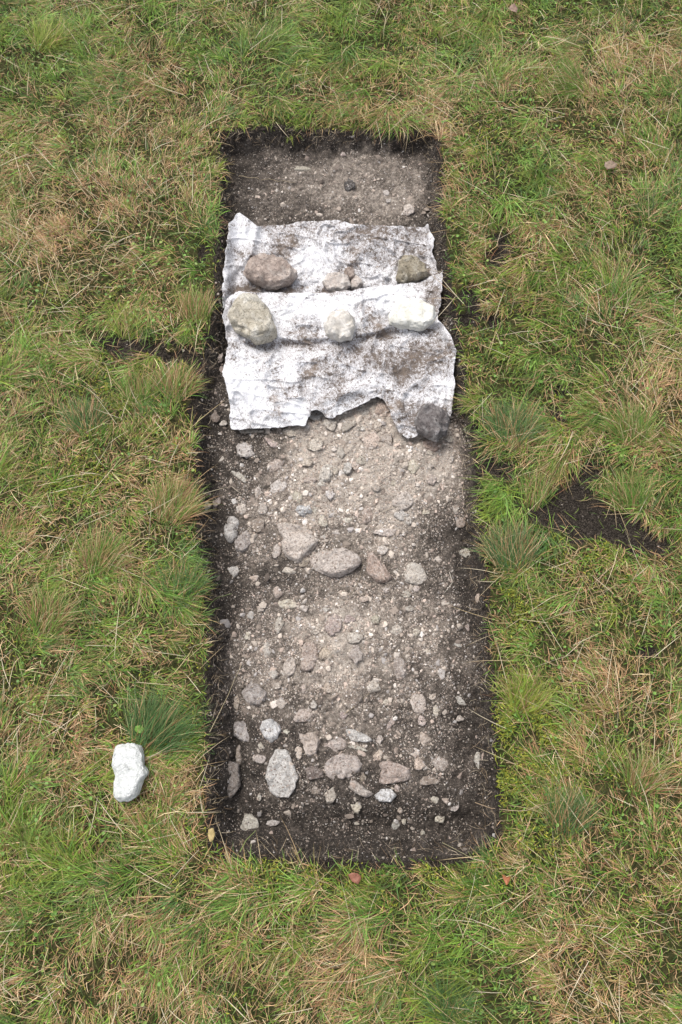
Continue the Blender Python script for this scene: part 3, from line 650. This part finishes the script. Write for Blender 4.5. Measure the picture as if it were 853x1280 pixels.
for o in fl.children:
    pv += [v.co.copy() for v in o.data.vertices]; pf_ += [[po+i for i in p.vertices] for p in o.data.polygons]; po += len(o.data.vertices)
CLOTH = BVHTree.FromPolygons(pv, pf_)
def on_sheet(pts, hgt, seed, mat, label, dz=.0, **k):
    c = np.array(pts).mean(0); z = -.06
    for i in range(5):
        x, y = at(c[0], c[1], z + hgt*.3); h = CLOTH.ray_cast(Vector((float(x), float(y), .3)), Vector((0, 0, -1)))
        if h[0] is not None: z = h[0].z
    return outline_rock('rock', pts, hgt, seed, mat, label, 'rock', z_extra=2+z, group='stones weighing down the white sheet', **k)
on_sheet(z2([(130,205),(165,182),(205,177),(240,195),(278,240),(262,262),(215,277),(170,272),(125,252),(118,238)]), .085, 501, m_brown, 'big brown rock at the upper left of the white sheet')
on_sheet(z2([(68,375),(85,330),(125,302),(155,310),(185,345),(205,385),(215,425),(190,440),(150,450),(115,430),(85,405)]), .10, 502, m_cream, 'largest rock on the sheet, cream and greenish, at its left edge')
on_sheet(z2([(366,395),(385,362),(420,352),(455,375),(463,405),(450,435),(415,443),(375,425)]), .075, 503, m_white, 'round white rock in the middle of the sheet')
on_sheet(z2([(572,370),(585,335),(615,320),(670,322),(712,345),(705,385),(670,408),(610,402),(575,388)]), .075, 504, m_white2, 'smooth white block shaped rock at the right of the sheet', steps=.3)
on_sheet(z2([(592,250),(598,200),(615,182),(655,190),(680,215),(688,240),(655,252),(615,262)]), .08, 505, m_green, 'angular greenish brown rock at the upper right of the sheet')
on_sheet(z2([(360,262),(375,240),(410,235),(440,245),(446,270),(425,288),(380,285)]), .05, 506, m_pale, 'small pale stone tucked at the fold edge beside two pebbles')
on_sheet(z2([(427,225),(440,215),(458,225),(462,245),(445,252),(432,242)]), .04, 507, m_brown, 'upper brown pebble right of the small pale stone', sub=4)
on_sheet(z2([(447,262),(460,240),(482,248),(486,268),(468,281),(450,278)]), .04, 508, m_pale, 'lower pinkish pebble at the fold edge of the sheet', sub=4)
on_sheet(z2([(650,690),(670,655),(700,643),(735,665),(757,690),(748,735),(715,762),(680,740),(655,725)]), .08, 509, m_dark, 'dark grey glinting rock pinning the lower right corner of the sheet', keep=.66, planes=16, rough=.09)
z6 = lambda L: [(x*.3283+1.5, 860+y*.3283) for x, y in L]
outline_rock('painted_stone', z6([(440,235),(455,220),(500,216),(535,225),(545,265),(545,295),(562,322),(538,362),(520,405),(490,425),(460,428),(438,405),(436,365),(441,335),(432,295),(433,260)]), .075, 512, m_paint,
             'knobbly bright white stone lying alone on the grass left of the trench', 'stone', steps=.35, sink=.15, ft=.7, keep=.72, rough=.09, z_extra=.012)

# ------------------------------------------------------------------ grass
BMIN, BMAX = (-2.2, -2.1), (2.5, 3.0)
def blades(base, az, L, W, el, bend, twist, col, seg=3, tipcol=1.15):
    """ribbons: base (n,3), azimuth, length, width, start elevation, how far they bow down, sideways curl, colour"""
    n = len(base); P = np.zeros((n, seg+1, 3)); P[:, 0] = base; Dv = np.zeros((n, seg+1, 2))
    for s in range(seg):
        t = (s+.5)/seg; e = el - bend*t*1.25; a = az + twist*t
        stp = L/seg
        P[:, s+1, 0] = P[:, s, 0] + np.cos(a)*np.cos(e)*stp
        P[:, s+1, 1] = P[:, s, 1] + np.sin(a)*np.cos(e)*stp
        P[:, s+1, 2] = P[:, s, 2] + np.sin(e)*stp
    for s in range(seg+1):
        a = az + twist*s/seg; Dv[:, s, 0] = -np.sin(a); Dv[:, s, 1] = np.cos(a)
    zl = base[:, 2:3] + .002 + .012*R.random((n, 1)); inside = sdf(P[:, -1, 0], P[:, -1, 1])[:, None] > 0
    P[:, 1:, 2] = np.where(inside, np.maximum(P[:, 1:, 2], base[:, 2:3]-.05), np.maximum(P[:, 1:, 2], zl))
    wd = np.array([.75, 1.0, .7][:seg])[None, :]*W[:, None]
    roll = R.uniform(-.7, .7, (n, 1))
    V = np.zeros((n, 2*seg+1, 3))
    for s in range(seg):
        ox = Dv[:, s, 0]*wd[:, s]*.5; oy = Dv[:, s, 1]*wd[:, s]*.5; oz = roll[:, 0]*wd[:, s]*.5
        V[:, 2*s] = P[:, s] + np.stack([ox, oy, oz], 1); V[:, 2*s+1] = P[:, s] - np.stack([ox, oy, oz], 1)
    V[:, 2*seg] = P[:, seg]
    T = []
    for s in range(seg-1): T += [(2*s, 2*s+1, 2*s+3), (2*s, 2*s+3, 2*s+2)]
    T.append((2*seg-2, 2*seg-1, 2*seg)); T = np.array(T); m = 2*seg+1
    FF = (T[None] + (np.arange(n)*m)[:, None, None]).reshape(-1)
    tv = np.repeat(np.arange(seg+1), 2)[:m]/seg
    C = col[:, None, :]*(1 + (tipcol-1)*tv)[None, :, None]
    # dried tips
    dry = (R.random((n, 1)) < .35)*np.clip((tv[None]-.6)*2, 0, 1)
    C = C*(1-dry[..., None]) + np.array([.36, .26, .12])*dry[..., None]
    return V.reshape(-1, 3), FF, C.reshape(-1, 3)
GREENS = np.array([(.085,.165,.022),(.125,.225,.026),(.18,.28,.035),(.05,.10,.024),(.09,.17,.05),(.24,.28,.045),(.23,.37,.08),(.15,.17,.035)])*np.array([.96,1.03,.92])
DRYS = np.array([(.48,.33,.17),(.40,.235,.115),(.31,.165,.08),(.64,.50,.30),(.23,.11,.055),(.40,.31,.16),(.33,.26,.09),(.54,.345,.19),(.46,.27,.15)])*1.08
STRAW = [(110,270,110,60,.8),(60,330,80,60,.6),(250,250,60,60,.25),(150,150,70,50,.3),(800,60,90,50,.5),(700,150,70,60,.3),(60,200,60,40,.4),(810,480,50,60,.35),(160,760,60,60,.25),(60,920,70,50,.45),
         (200,1010,90,50,.3),(120,1180,120,60,.35),(640,1150,100,60,.35),(400,1220,100,40,.3),(760,860,70,70,.3),(630,60,50,40,.3),(780,260,60,50,.2),(225,610,40,30,.3),(170,1250,100,40,.2),(800,730,50,40,.35)]
LUSH = [(400,60,120,50,.5),(380,150,60,20,.4),(640,500,50,50,.5),(655,660,50,50,.5),(160,500,60,40,.35),(660,950,60,60,.35),(210,890,70,40,.5),(660,820,70,40,.3),(770,620,60,50,.35),(60,40,60,50,.4),(470,1100,120,30,.35),
        (560,1240,60,40,.4),(30,620,60,60,.3),(640,220,60,60,.3),(60,1110,60,50,.3),(840,330,40,80,.3),(220,700,30,60,.35),(560,60,60,60,.3)]
def dryness(x, y):
    s = .39 + .24*fbm(x*2.6, y*2.6, octv=3, seed=61) + .12*fbm(x*11, y*11, octv=2, seed=62)
    for px, py, rx, ry, a in STRAW: s = s + .7*a*blob(x, y, px, py, rx, ry)
    for px, py, rx, ry, a in LUSH: s = s - .75*a*blob(x, y, px, py, rx, ry)
    return np.clip(s, .04, .92)
def blade_colours(n, dry, r, cg=None):
    q = r.random(n) < dry
    g = GREENS[r.integers(0, len(GREENS), n)]
    if cg is not None: g = g*.35 + cg*.65
    c = np.where(q[:, None], DRYS[r.integers(0, len(DRYS), n)], g)
    return c*r.uniform(.55, 1.45, (n, 1)), q
def build_grass(name, n, seed, frac, lab):
    r = np.random.default_rng(seed)
    nc = 3600
    cx = r.uniform(BMIN[0], BMAX[0], nc); cy = r.uniform(BMIN[1], BMAX[1], nc)
    keepc = (sdf(cx, cy) < -.012) & (bare(cx, cy) < .35); cx, cy = cx[keepc], cy[keepc]; nc = len(cx)
    cflow = 2.2*vn(cx*1.3, cy*1.3, seed=71)*math.pi*.6 + 1.1; cL = r.uniform(.5, 1.1, nc); cg = GREENS[r.integers(0, len(GREENS), nc)]
    cfan = r.uniform(.1, .75, nc); cdry = r.normal(0, .16, nc)
    k = r.integers(0, nc, n); isc = r.random(n) < frac
    rad = np.abs(r.normal(0, 1, n))*.030; th = r.uniform(0, 2*np.pi, n)
    x = np.where(isc, cx[k] + rad*np.cos(th), r.uniform(BMIN[0], BMAX[0], n)); y = np.where(isc, cy[k] + rad*np.sin(th), r.uniform(BMIN[1], BMAX[1], n))
    d = sdf(x, y); b = bare(x, y)
    edge_ok = (d < -.004) & (r.random(n) < smooth(.004, .02, -d)*.85 + .15)
    # what lies out of the picture is sown thinner
    inview = (np.abs(x) < 1.13 + .17*np.clip(y+1.8, 0, 4)) & (y > -1.75) & (y < 2.55)
    ok = edge_ok & (r.random(n) > np.minimum(b*1.25 - .06, .93)) & (inview | (r.random(n) < .45))
    x, y, k, isc, th = x[ok], y[ok], k[ok], isc[ok], th[ok]; n = len(x); d = d[ok]
    flow = 2.2*vn(x*1.3, y*1.3, seed=71)*math.pi*.6 + 1.1
    az = np.where(isc, np.arctan2(np.sin(th)*cfan[k] + np.sin(cflow[k])*.7, np.cos(th)*cfan[k] + np.cos(cflow[k])*.7), flow + r.normal(0, 1.3, n))
    az = az + r.normal(0, .38, n)
    dry = np.clip(dryness(x, y) + np.where(isc, cdry[k], 0), .03, .95)
    col, q = blade_colours(n, dry, r, cg[k])
    long_ = smooth(-.4, .6, fbm(x*3, y*3, octv=2, seed=75))*.6 + .7
    L = np.where(isc, r.uniform(.045, .125, n)*cL[k], r.uniform(.018, .075, n))*long_
    L = np.where(q, L*1.15, L)
    W = np.where(q, r.uniform(.0009, .0020, n), r.uniform(.0011, .0028, n)); L = L*np.where(d > -.07, .72, 1.)
    el = np.where(isc, r.uniform(.2, .95, n), r.uniform(.05, .8, n)); el = np.where(q, el*.65, el)
    bend = r.uniform(.3, 1.5, n)
    base = np.stack([x, y, height(x, y) - .002 + r.uniform(0, .012, n)], 1)
    V, FF, C = blades(base, az, L, W, el, bend, r.normal(0, .55, n), col)
    return tag(mesh_from(name, V, FF, 3, M_BLADE, attrs={'col': C}), lab, 'grass', kind='stuff')
build_grass('grass', 400000, 81, .58, 'mixed green and straw coloured meadow grass around the trench')
# long pale dry stems lying across the turf
def build_stems(n, seed):
    r = np.random.default_rng(seed); x = r.uniform(-1.9, 2.0, n); y = r.uniform(-1.9, 2.7, n)
    ok = (sdf(x, y) < -.02) & (bare(x, y) < .7) & (r.random(n) < dryness(x, y)*1.4 + .15); x, y = x[ok], y[ok]; n = len(x)
    flow = 2.2*vn(x*1.3, y*1.3, seed=71)*math.pi*.6 + 1.1; az = flow + r.normal(0, .9, n)
    c = np.array([(.56,.46,.30),(.48,.37,.21),(.62,.54,.38),(.40,.28,.15)])[r.integers(0, 4, n)]*r.uniform(.75, 1.15, (n, 1))
    L = r.uniform(.06, .2, n); base = np.stack([x, y, height(x, y) + r.uniform(.006, .035, n)], 1)
    V, FF, C = blades(base, az, L, r.uniform(.0011, .0022, n), r.uniform(-.05, .3, n), r.uniform(0, .4, n), r.normal(0, .18, n), c)
    tag(mesh_from('dry_grass_stems', V, FF, 3, M_BLADE, attrs={'col': C}), 'long pale dead grass stems lying across the turf', 'dry grass', kind='stuff')
build_stems(6500, 82)
# moss and tiny leaves
MOSS = [(660,930,60,44,1),(640,990,34,40,.8),(640,760,30,34,.9),(650,870,36,30,.6),(690,960,40,24,.6),(560,1100,60,18,.5),(440,1110,60,16,.5),(650,1040,40,20,.7),(120,290,10,10,0),(160,490,50,30,.45),(680,540,30,20,.4),
        (200,455,30,16,.5),(740,700,40,20,.3),(150,710,30,20,.35),(760,540,20,14,.4),(330,1085,60,12,.4),(105,600,50,26,.45),(30,420,40,30,.3),(240,725,16,26,.5),(600,180,30,30,.3)]
def build_moss(n, seed):
    r = np.random.default_rng(seed); x = r.uniform(-1.5, 1.6, n*10); y = r.uniform(-1.8, 2.4, n*10)
    s = .04
    for px, py, rx, ry, a in MOSS: s = s + a*blob(x, y, px, py, rx, ry)
    s = s*smooth(-.1, .35, fbm(x*20, y*20, octv=3, seed=66)+.15)
    ok = (sdf(x, y) < -.003) & (bare(x, y) < .4) & (r.random(len(x)) < s); x, y = x[ok][:n], y[ok][:n]; n = len(x)
    c = np.array([(.22,.25,.03),(.30,.31,.035),(.15,.19,.028),(.36,.36,.06),(.20,.27,.05)])[r.integers(0, 5, n)]*r.uniform(.65, 1.2, (n, 1))
    base = np.stack([x, y, height(x, y) + r.uniform(0, .022, n)], 1)
    V, FF, C = blades(base, r.uniform(0, 6.28, n), r.uniform(.006, .018, n), r.uniform(.0022, .0042, n), r.uniform(.1, 1.1, n), r.uniform(0, 1, n), r.normal(0, .5, n), c, seg=2)
    tag(mesh_from('moss', V, FF, 3, M_BLADE, attrs={'col': C}), 'yellow green moss cushions between the grass beside the trench', 'moss', kind='stuff')
build_moss(52000, 83)
def build_leaves(n, seed):
    r = np.random.default_rng(seed); x = r.uniform(-1.5, 1.6, n*3); y = r.uniform(-1.8, 2.4, n*3)
    cl = fbm(x*5, y*5, octv=2, seed=68); ok = (sdf(x, y) < -.02) & (bare(x, y) < .8) & (cl > r.uniform(-.3, .7, len(x))); x, y = x[ok][:n], y[ok][:n]; n = len(x)
    z = height(x, y) + r.uniform(.012, .045, n); m = 7; t = np.linspace(0, 2*np.pi, 6, endpoint=False)
    s = r.uniform(.003, .0075, n); a = r.uniform(0, 6.28, n); V = np.zeros((n, m, 3)); el = r.uniform(.55, 1, n)
    for j in range(6):
        lx = np.cos(t[j])*s; ly = np.sin(t[j])*s*el
        V[:, j] = np.stack([x + lx*np.cos(a) - ly*np.sin(a), y + lx*np.sin(a) + ly*np.cos(a), z + r.uniform(-.3, .3, n)*s], 1)
    V[:, 6] = np.stack([x, y, z - s*.25], 1)
    T = np.array([(6, j, (j+1) % 6) for j in range(6)]); FF = (T[None] + (np.arange(n)*m)[:, None, None]).reshape(-1)
    c = np.array([(.13,.26,.04),(.19,.34,.07),(.10,.19,.035),(.26,.36,.08)])[r.integers(0, 4, n)]*r.uniform(.7, 1.1, (n, 1))
    tag(mesh_from('clover_leaves', V.reshape(-1, 3), FF, 3, M_BLADE, attrs={'col': np.repeat(c, m, 0)}), 'tiny round green leaves scattered through the meadow grass', 'leaves', kind='stuff')
build_leaves(2600, 84)

def build_roots(n, seed):
    r = np.random.default_rng(seed); x = r.uniform(x0, x1, n*40); y = r.uniform(yb, yt, n*40); d = sdf(x, y)
    ok = (d > -.004) & (d < .03); x, y = x[ok][:n], y[ok][:n]; n = len(x)
    c = np.array([(.22,.15,.09),(.35,.27,.18),(.12,.085,.055),(.48,.40,.29)])[r.integers(0, 4, n)]*r.uniform(.7, 1.2, (n, 1))
    V, FF, C = blades(np.stack([x, y, height(x, y) + .003], 1), r.uniform(0, 6.28, n), r.uniform(.015, .06, n), r.uniform(.0006, .0013, n), r.uniform(0, .7, n), r.uniform(.3, 1.5, n), r.normal(0, .8, n), c)
    tag(mesh_from('rootlets', V, FF, 3, M_BLADE, attrs={'col': C}), 'fine brown rootlets sticking out of the cut turf edge', 'roots', kind='stuff')
build_roots(1700, 86)

# tussocks that stand out from the turf: (root px, py, blades, length, lean direction in degrees (90 = up the picture), spread, tint, dry, label)
BG, MG, YG = np.array([.08,.155,.048]), np.array([.13,.225,.04]), np.array([.22,.28,.045])
TUS = [(190,925,620,.19,58,1.1,BG,.12,'large dark green fescue tussock fanning up beside the lone white stone'),
 (640,700,560,.15,95,1.2,BG,.3,'dense blue green tussock at the right trench edge below the soil notch'),
 (640,545,560,.15,85,1.4,BG,.3,'wide green tussock at the right trench edge above the soil notch'),
 (665,625,300,.13,88,.8,MG,.35,'narrow green and brown tussock directly left of the black soil patch'),
 (787,627,420,.13,108,1.1,MG,.25,'bright green tussock growing above the black soil patch'),
 (222,490,420,.11,75,1.3,MG,.5,'pale bristly tussock left of the trench below the small mud patch'),
 (175,495,380,.11,95,1.1,MG,.3,'green brown tussock left of the pale bristly tussock'),
 (245,395,340,.12,92,.7,MG,.6,'tall narrow straw tipped tussock along the upper left trench edge'),
 (160,415,220,.12,80,1.6,YG,.1,'broad bladed green tuft growing over the small mud patch'),
 (215,640,560,.14,62,1.0,MG,.55,'reddish brown tipped tussock leaning over the left trench edge'),
 (125,710,420,.16,68,1.0,MG,.5,'tall rusty tussock in the turf left of the trench middle'),
 (60,780,380,.16,75,1.1,MG,.45,'long bladed tussock at the far left of the picture'),
 (225,740,420,.13,80,1.2,BG,.2,'dark green tuft hanging over the left trench edge at mid length'),
 (705,1030,360,.15,80,1.0,BG,.35,'thin bladed green tussock low on the right of the trench'),
 (560,1262,340,.12,90,2.2,BG,.1,'dark green rosette tuft near the bottom of the picture'),
 (790,545,420,.15,100,1.2,MG,.3,'green tussock near the right margin above the black soil patch'),
 (60,60,360,.15,60,1.6,YG,.15,'yellow green tuft in the top left corner'),
 (720,110,380,.15,170,1.6,MG,.25,'spreading green tuft in the upper right turf'),
 (655,880,360,.13,70,1.5,YG,.2,'light green tussock among the yellow moss right of the trench'),
 (800,980,340,.14,65,1.3,MG,.5,'straw and green tuft at the lower right margin'),
 (365,168,220,.07,-80,1.3,YG,.1,'short green tuft hanging over the top end of the trench'),
 (110,535,360,.13,100,1.4,BG,.3,'dark tuft in the left turf level with the sheet bottom')]
for i, (px, py, nb, L0, dirn, spr, tint, dr, lab) in enumerate(TUS):
    r = np.random.default_rng(900+i); cx, cy = at(px, py)
    rr = .05*(nb/400)**.5; a0 = r.uniform(0, 6.28, nb); q = np.sqrt(r.random(nb))*rr
    x = cx + q*np.cos(a0)*1.2; y = cy + q*np.sin(a0)
    ok = sdf(x, y) < -.004; x, y, a0, q = x[ok], y[ok], a0[ok], q[ok]; nb = len(x)
    az = math.radians(dirn) + spr*(.55*np.sin(a0-math.radians(dirn))*q/rr + r.normal(0, .30, nb))
    c = tint*r.uniform(.65, 1.45, (nb, 1))*np.array([1, 1, 1])*(1+r.uniform(-.12, .12, (nb, 3)))
    dd = r.random(nb) < dr; c[dd] = DRYS[r.integers(0, len(DRYS), dd.sum())]*r.uniform(.7, 1.1, (dd.sum(), 1))
    base = np.stack([x-cx, y-cy, r.uniform(0, .006, nb)], 1)
    gz = float(height(np.array([cx]), np.array([cy]))[0])
    b2 = base + np.array([cx, cy, gz])
    V, FF, C = blades(b2, az, L0*r.uniform(.5, 1.1, nb), r.uniform(.001, .0021, nb), r.uniform(.30, 1.15, nb), r.uniform(.3, 1.3, nb), r.normal(0, .35, nb), c)
    o = mesh_from('grass_tussock', V - np.array([cx, cy, gz]), FF, 3, M_BLADE, attrs={'col': C}); o.location = (cx, cy, gz)
    tag(o, lab, 'tussock', 'tussocks standing out of the meadow turf')

# ------------------------------------------------------------------ single stems lying in the trench, roots, dead leaves
def tube(name, pts, rad, col, label, cat, hover=.006, sides=5, link=True):
    p = dense(pts, 14); x, y, z = drop(p[:, 0], p[:, 1]); z = z + hover; x, y = at(p[:, 0], p[:, 1], z)
    z = np.convolve(np.r_[z[0], z[0], z, z[-1], z[-1]], np.ones(5)/5, 'valid')
    P = np.stack([x, y, z], 1); n = len(P); T = np.gradient(P, axis=0); T /= np.linalg.norm(T, axis=1, keepdims=True)
    S1 = np.cross(T, (0, 0, 1)); S1 /= np.linalg.norm(S1, axis=1, keepdims=True); S2 = np.cross(S1, T)
    t = np.linspace(0, 2*np.pi, sides, endpoint=False); rr = rad*np.linspace(1, .45, n)
    V = P[:, None] + rr[:, None, None]*(np.cos(t)[None, :, None]*S1[:, None] + np.sin(t)[None, :, None]*S2[:, None])
    F4 = [(i*sides+j, i*sides+(j+1) % sides, (i+1)*sides+(j+1) % sides, (i+1)*sides+j) for i in range(n-1) for j in range(sides)]
    c = P[0].copy(); V = V.reshape(-1, 3)
    o = mesh_from(name, V-c, np.array(F4).ravel(), 4, M_BLADE, attrs={'col': np.tile(np.array(col), (len(V), 1))*np.random.default_rng(3).uniform(.8, 1.15, (len(V), 1))})
    o.location = c
    return tag(o, label, cat)
tube('straw', [(299,220),(330,224),(370,228)], .0012, (.42,.34,.22), 'thin straw lying on the bare soil at the top of the trench', 'stem')
tube('straw', [(262,915),(285,870),(303,828)], .0014, (.52,.44,.28), 'long pale stem leaning over the lower left wall', 'stem', .02)
tube('straw', [(254,765),(270,748),(290,742)], .0014, (.26,.34,.12), 'green blade arching over the left wall at mid trench', 'stem', .03)
tube('straw', [(430,893),(450,878),(462,866)], .0012, (.46,.38,.26), 'short straw on the gravel right of the trench centre', 'stem')
tube('straw', [(553,1053),(570,1062),(594,1075)], .0012, (.45,.42,.25), 'pale blade poking into the bottom right trench corner', 'stem', .02)
tube('straw', [(594,1003),(620,1012),(655,1014),(690,1003),(712,998)], .0014, (.48,.36,.24), 'long reddish straw curving out of the trench at lower right', 'stem', .035)
tube('straw', [(461,315),(480,306),(492,300)], .001, (.22,.17,.12), 'fine brown straw lying on the upper part of the sheet', 'stem', .05)
tube('straw', [(300,1065),(308,1050),(320,1038)], .0016, (.30,.40,.12), 'single green blade reaching into the bottom left of trench', 'stem', .03)
tube('twig', [(478,640),(490,635),(499,632)], .0013, (.55,.48,.38), 'tiny pale twig in the gravel right of centre', 'twig')
tube('twig', [(562,715),(566,728),(555,742)], .0014, (.60,.55,.47), 'forked pale rootlet near the right wall', 'twig')
tube('twig', [(290,608),(297,614),(302,617)], .0014, (.55,.48,.38), 'short pale rootlet by the left wall below the sheet', 'twig')
tube('straw', [(439,744),(450,722),(455,700)], .0010, (.30,.25,.17), 'thin brown straw between the two pinkish stones', 'twig')
for pts, cc, lab in [([(435,1093),(441,1090),(449,1092),(452,1098),(448,1105),(440,1102)], (.30,.13,.085), 'small reddish brown leaf in the grass below the trench end'),
                ([(627,1092),(633,1096),(639,1095),(637,1102),(633,1107),(630,1100)], (.42,.16,.075), 'curled orange brown leaf right of the bottom trench corner'),
                ([(261,1037),(267,1034),(269,1042),(267,1050),(263,1053),(260,1045)], (.50,.38,.17), 'tan leaf on the turf edge at the lower left trench corner'),
                ([(170,908),(177,906),(181,911),(177,917),(171,916),(168,912)], (.20,.38,.07), 'bright green clover leaf above the lone white stone'),
                ([(756,204),(764,201),(772,204),(770,210),(760,212),(755,208)], (.30,.22,.16), 'grey brown leaf in the turf near the upper right'),
                ([(638,8),(643,5),(648,10),(646,17),(640,14),(636,11)], (.30,.20,.15), 'brown leaf at the top margin right of centre')]:
    P = np.array(pts, float); P = np.vstack([dense(np.vstack([P, P[:1]]), 19)[:-1]]); c = P.mean(0)
    cx, cy = at(*c); gz = float(height(np.array([cx]), np.array([cy]))[0]) + .04
    x, y = at(P[:, 0], P[:, 1], gz); cx, cy = x.mean(), y.mean(); n = len(x); r = np.random.default_rng(int(c[0]))
    ring = np.stack([x-cx, y-cy, .003*np.sin(np.linspace(0, 12.5, n))+.004*np.abs(np.linspace(-1, 1, n))], 1)
    V = np.vstack([ring, ring*.5 + [0, 0, -.001], [[0, 0, 0.0005]]])
    F3 = []
    for j in range(n):
        k = (j+1) % n; F3 += [(j, k, n+k), (j, n+k, n+j), (n+j, n+k, 2*n)]
    o = mesh_from('fallen_leaf', V, np.array(F3).ravel(), 3, M_BLADE, attrs={'col': np.tile(np.array(cc), (len(V), 1))*r.uniform(.75, 1.2, (len(V), 1))})
    o.location = (cx, cy, gz); s = o.modifiers.new('thickness', 'SOLIDIFY'); s.thickness = .0006
    tag(o, lab, 'leaf')
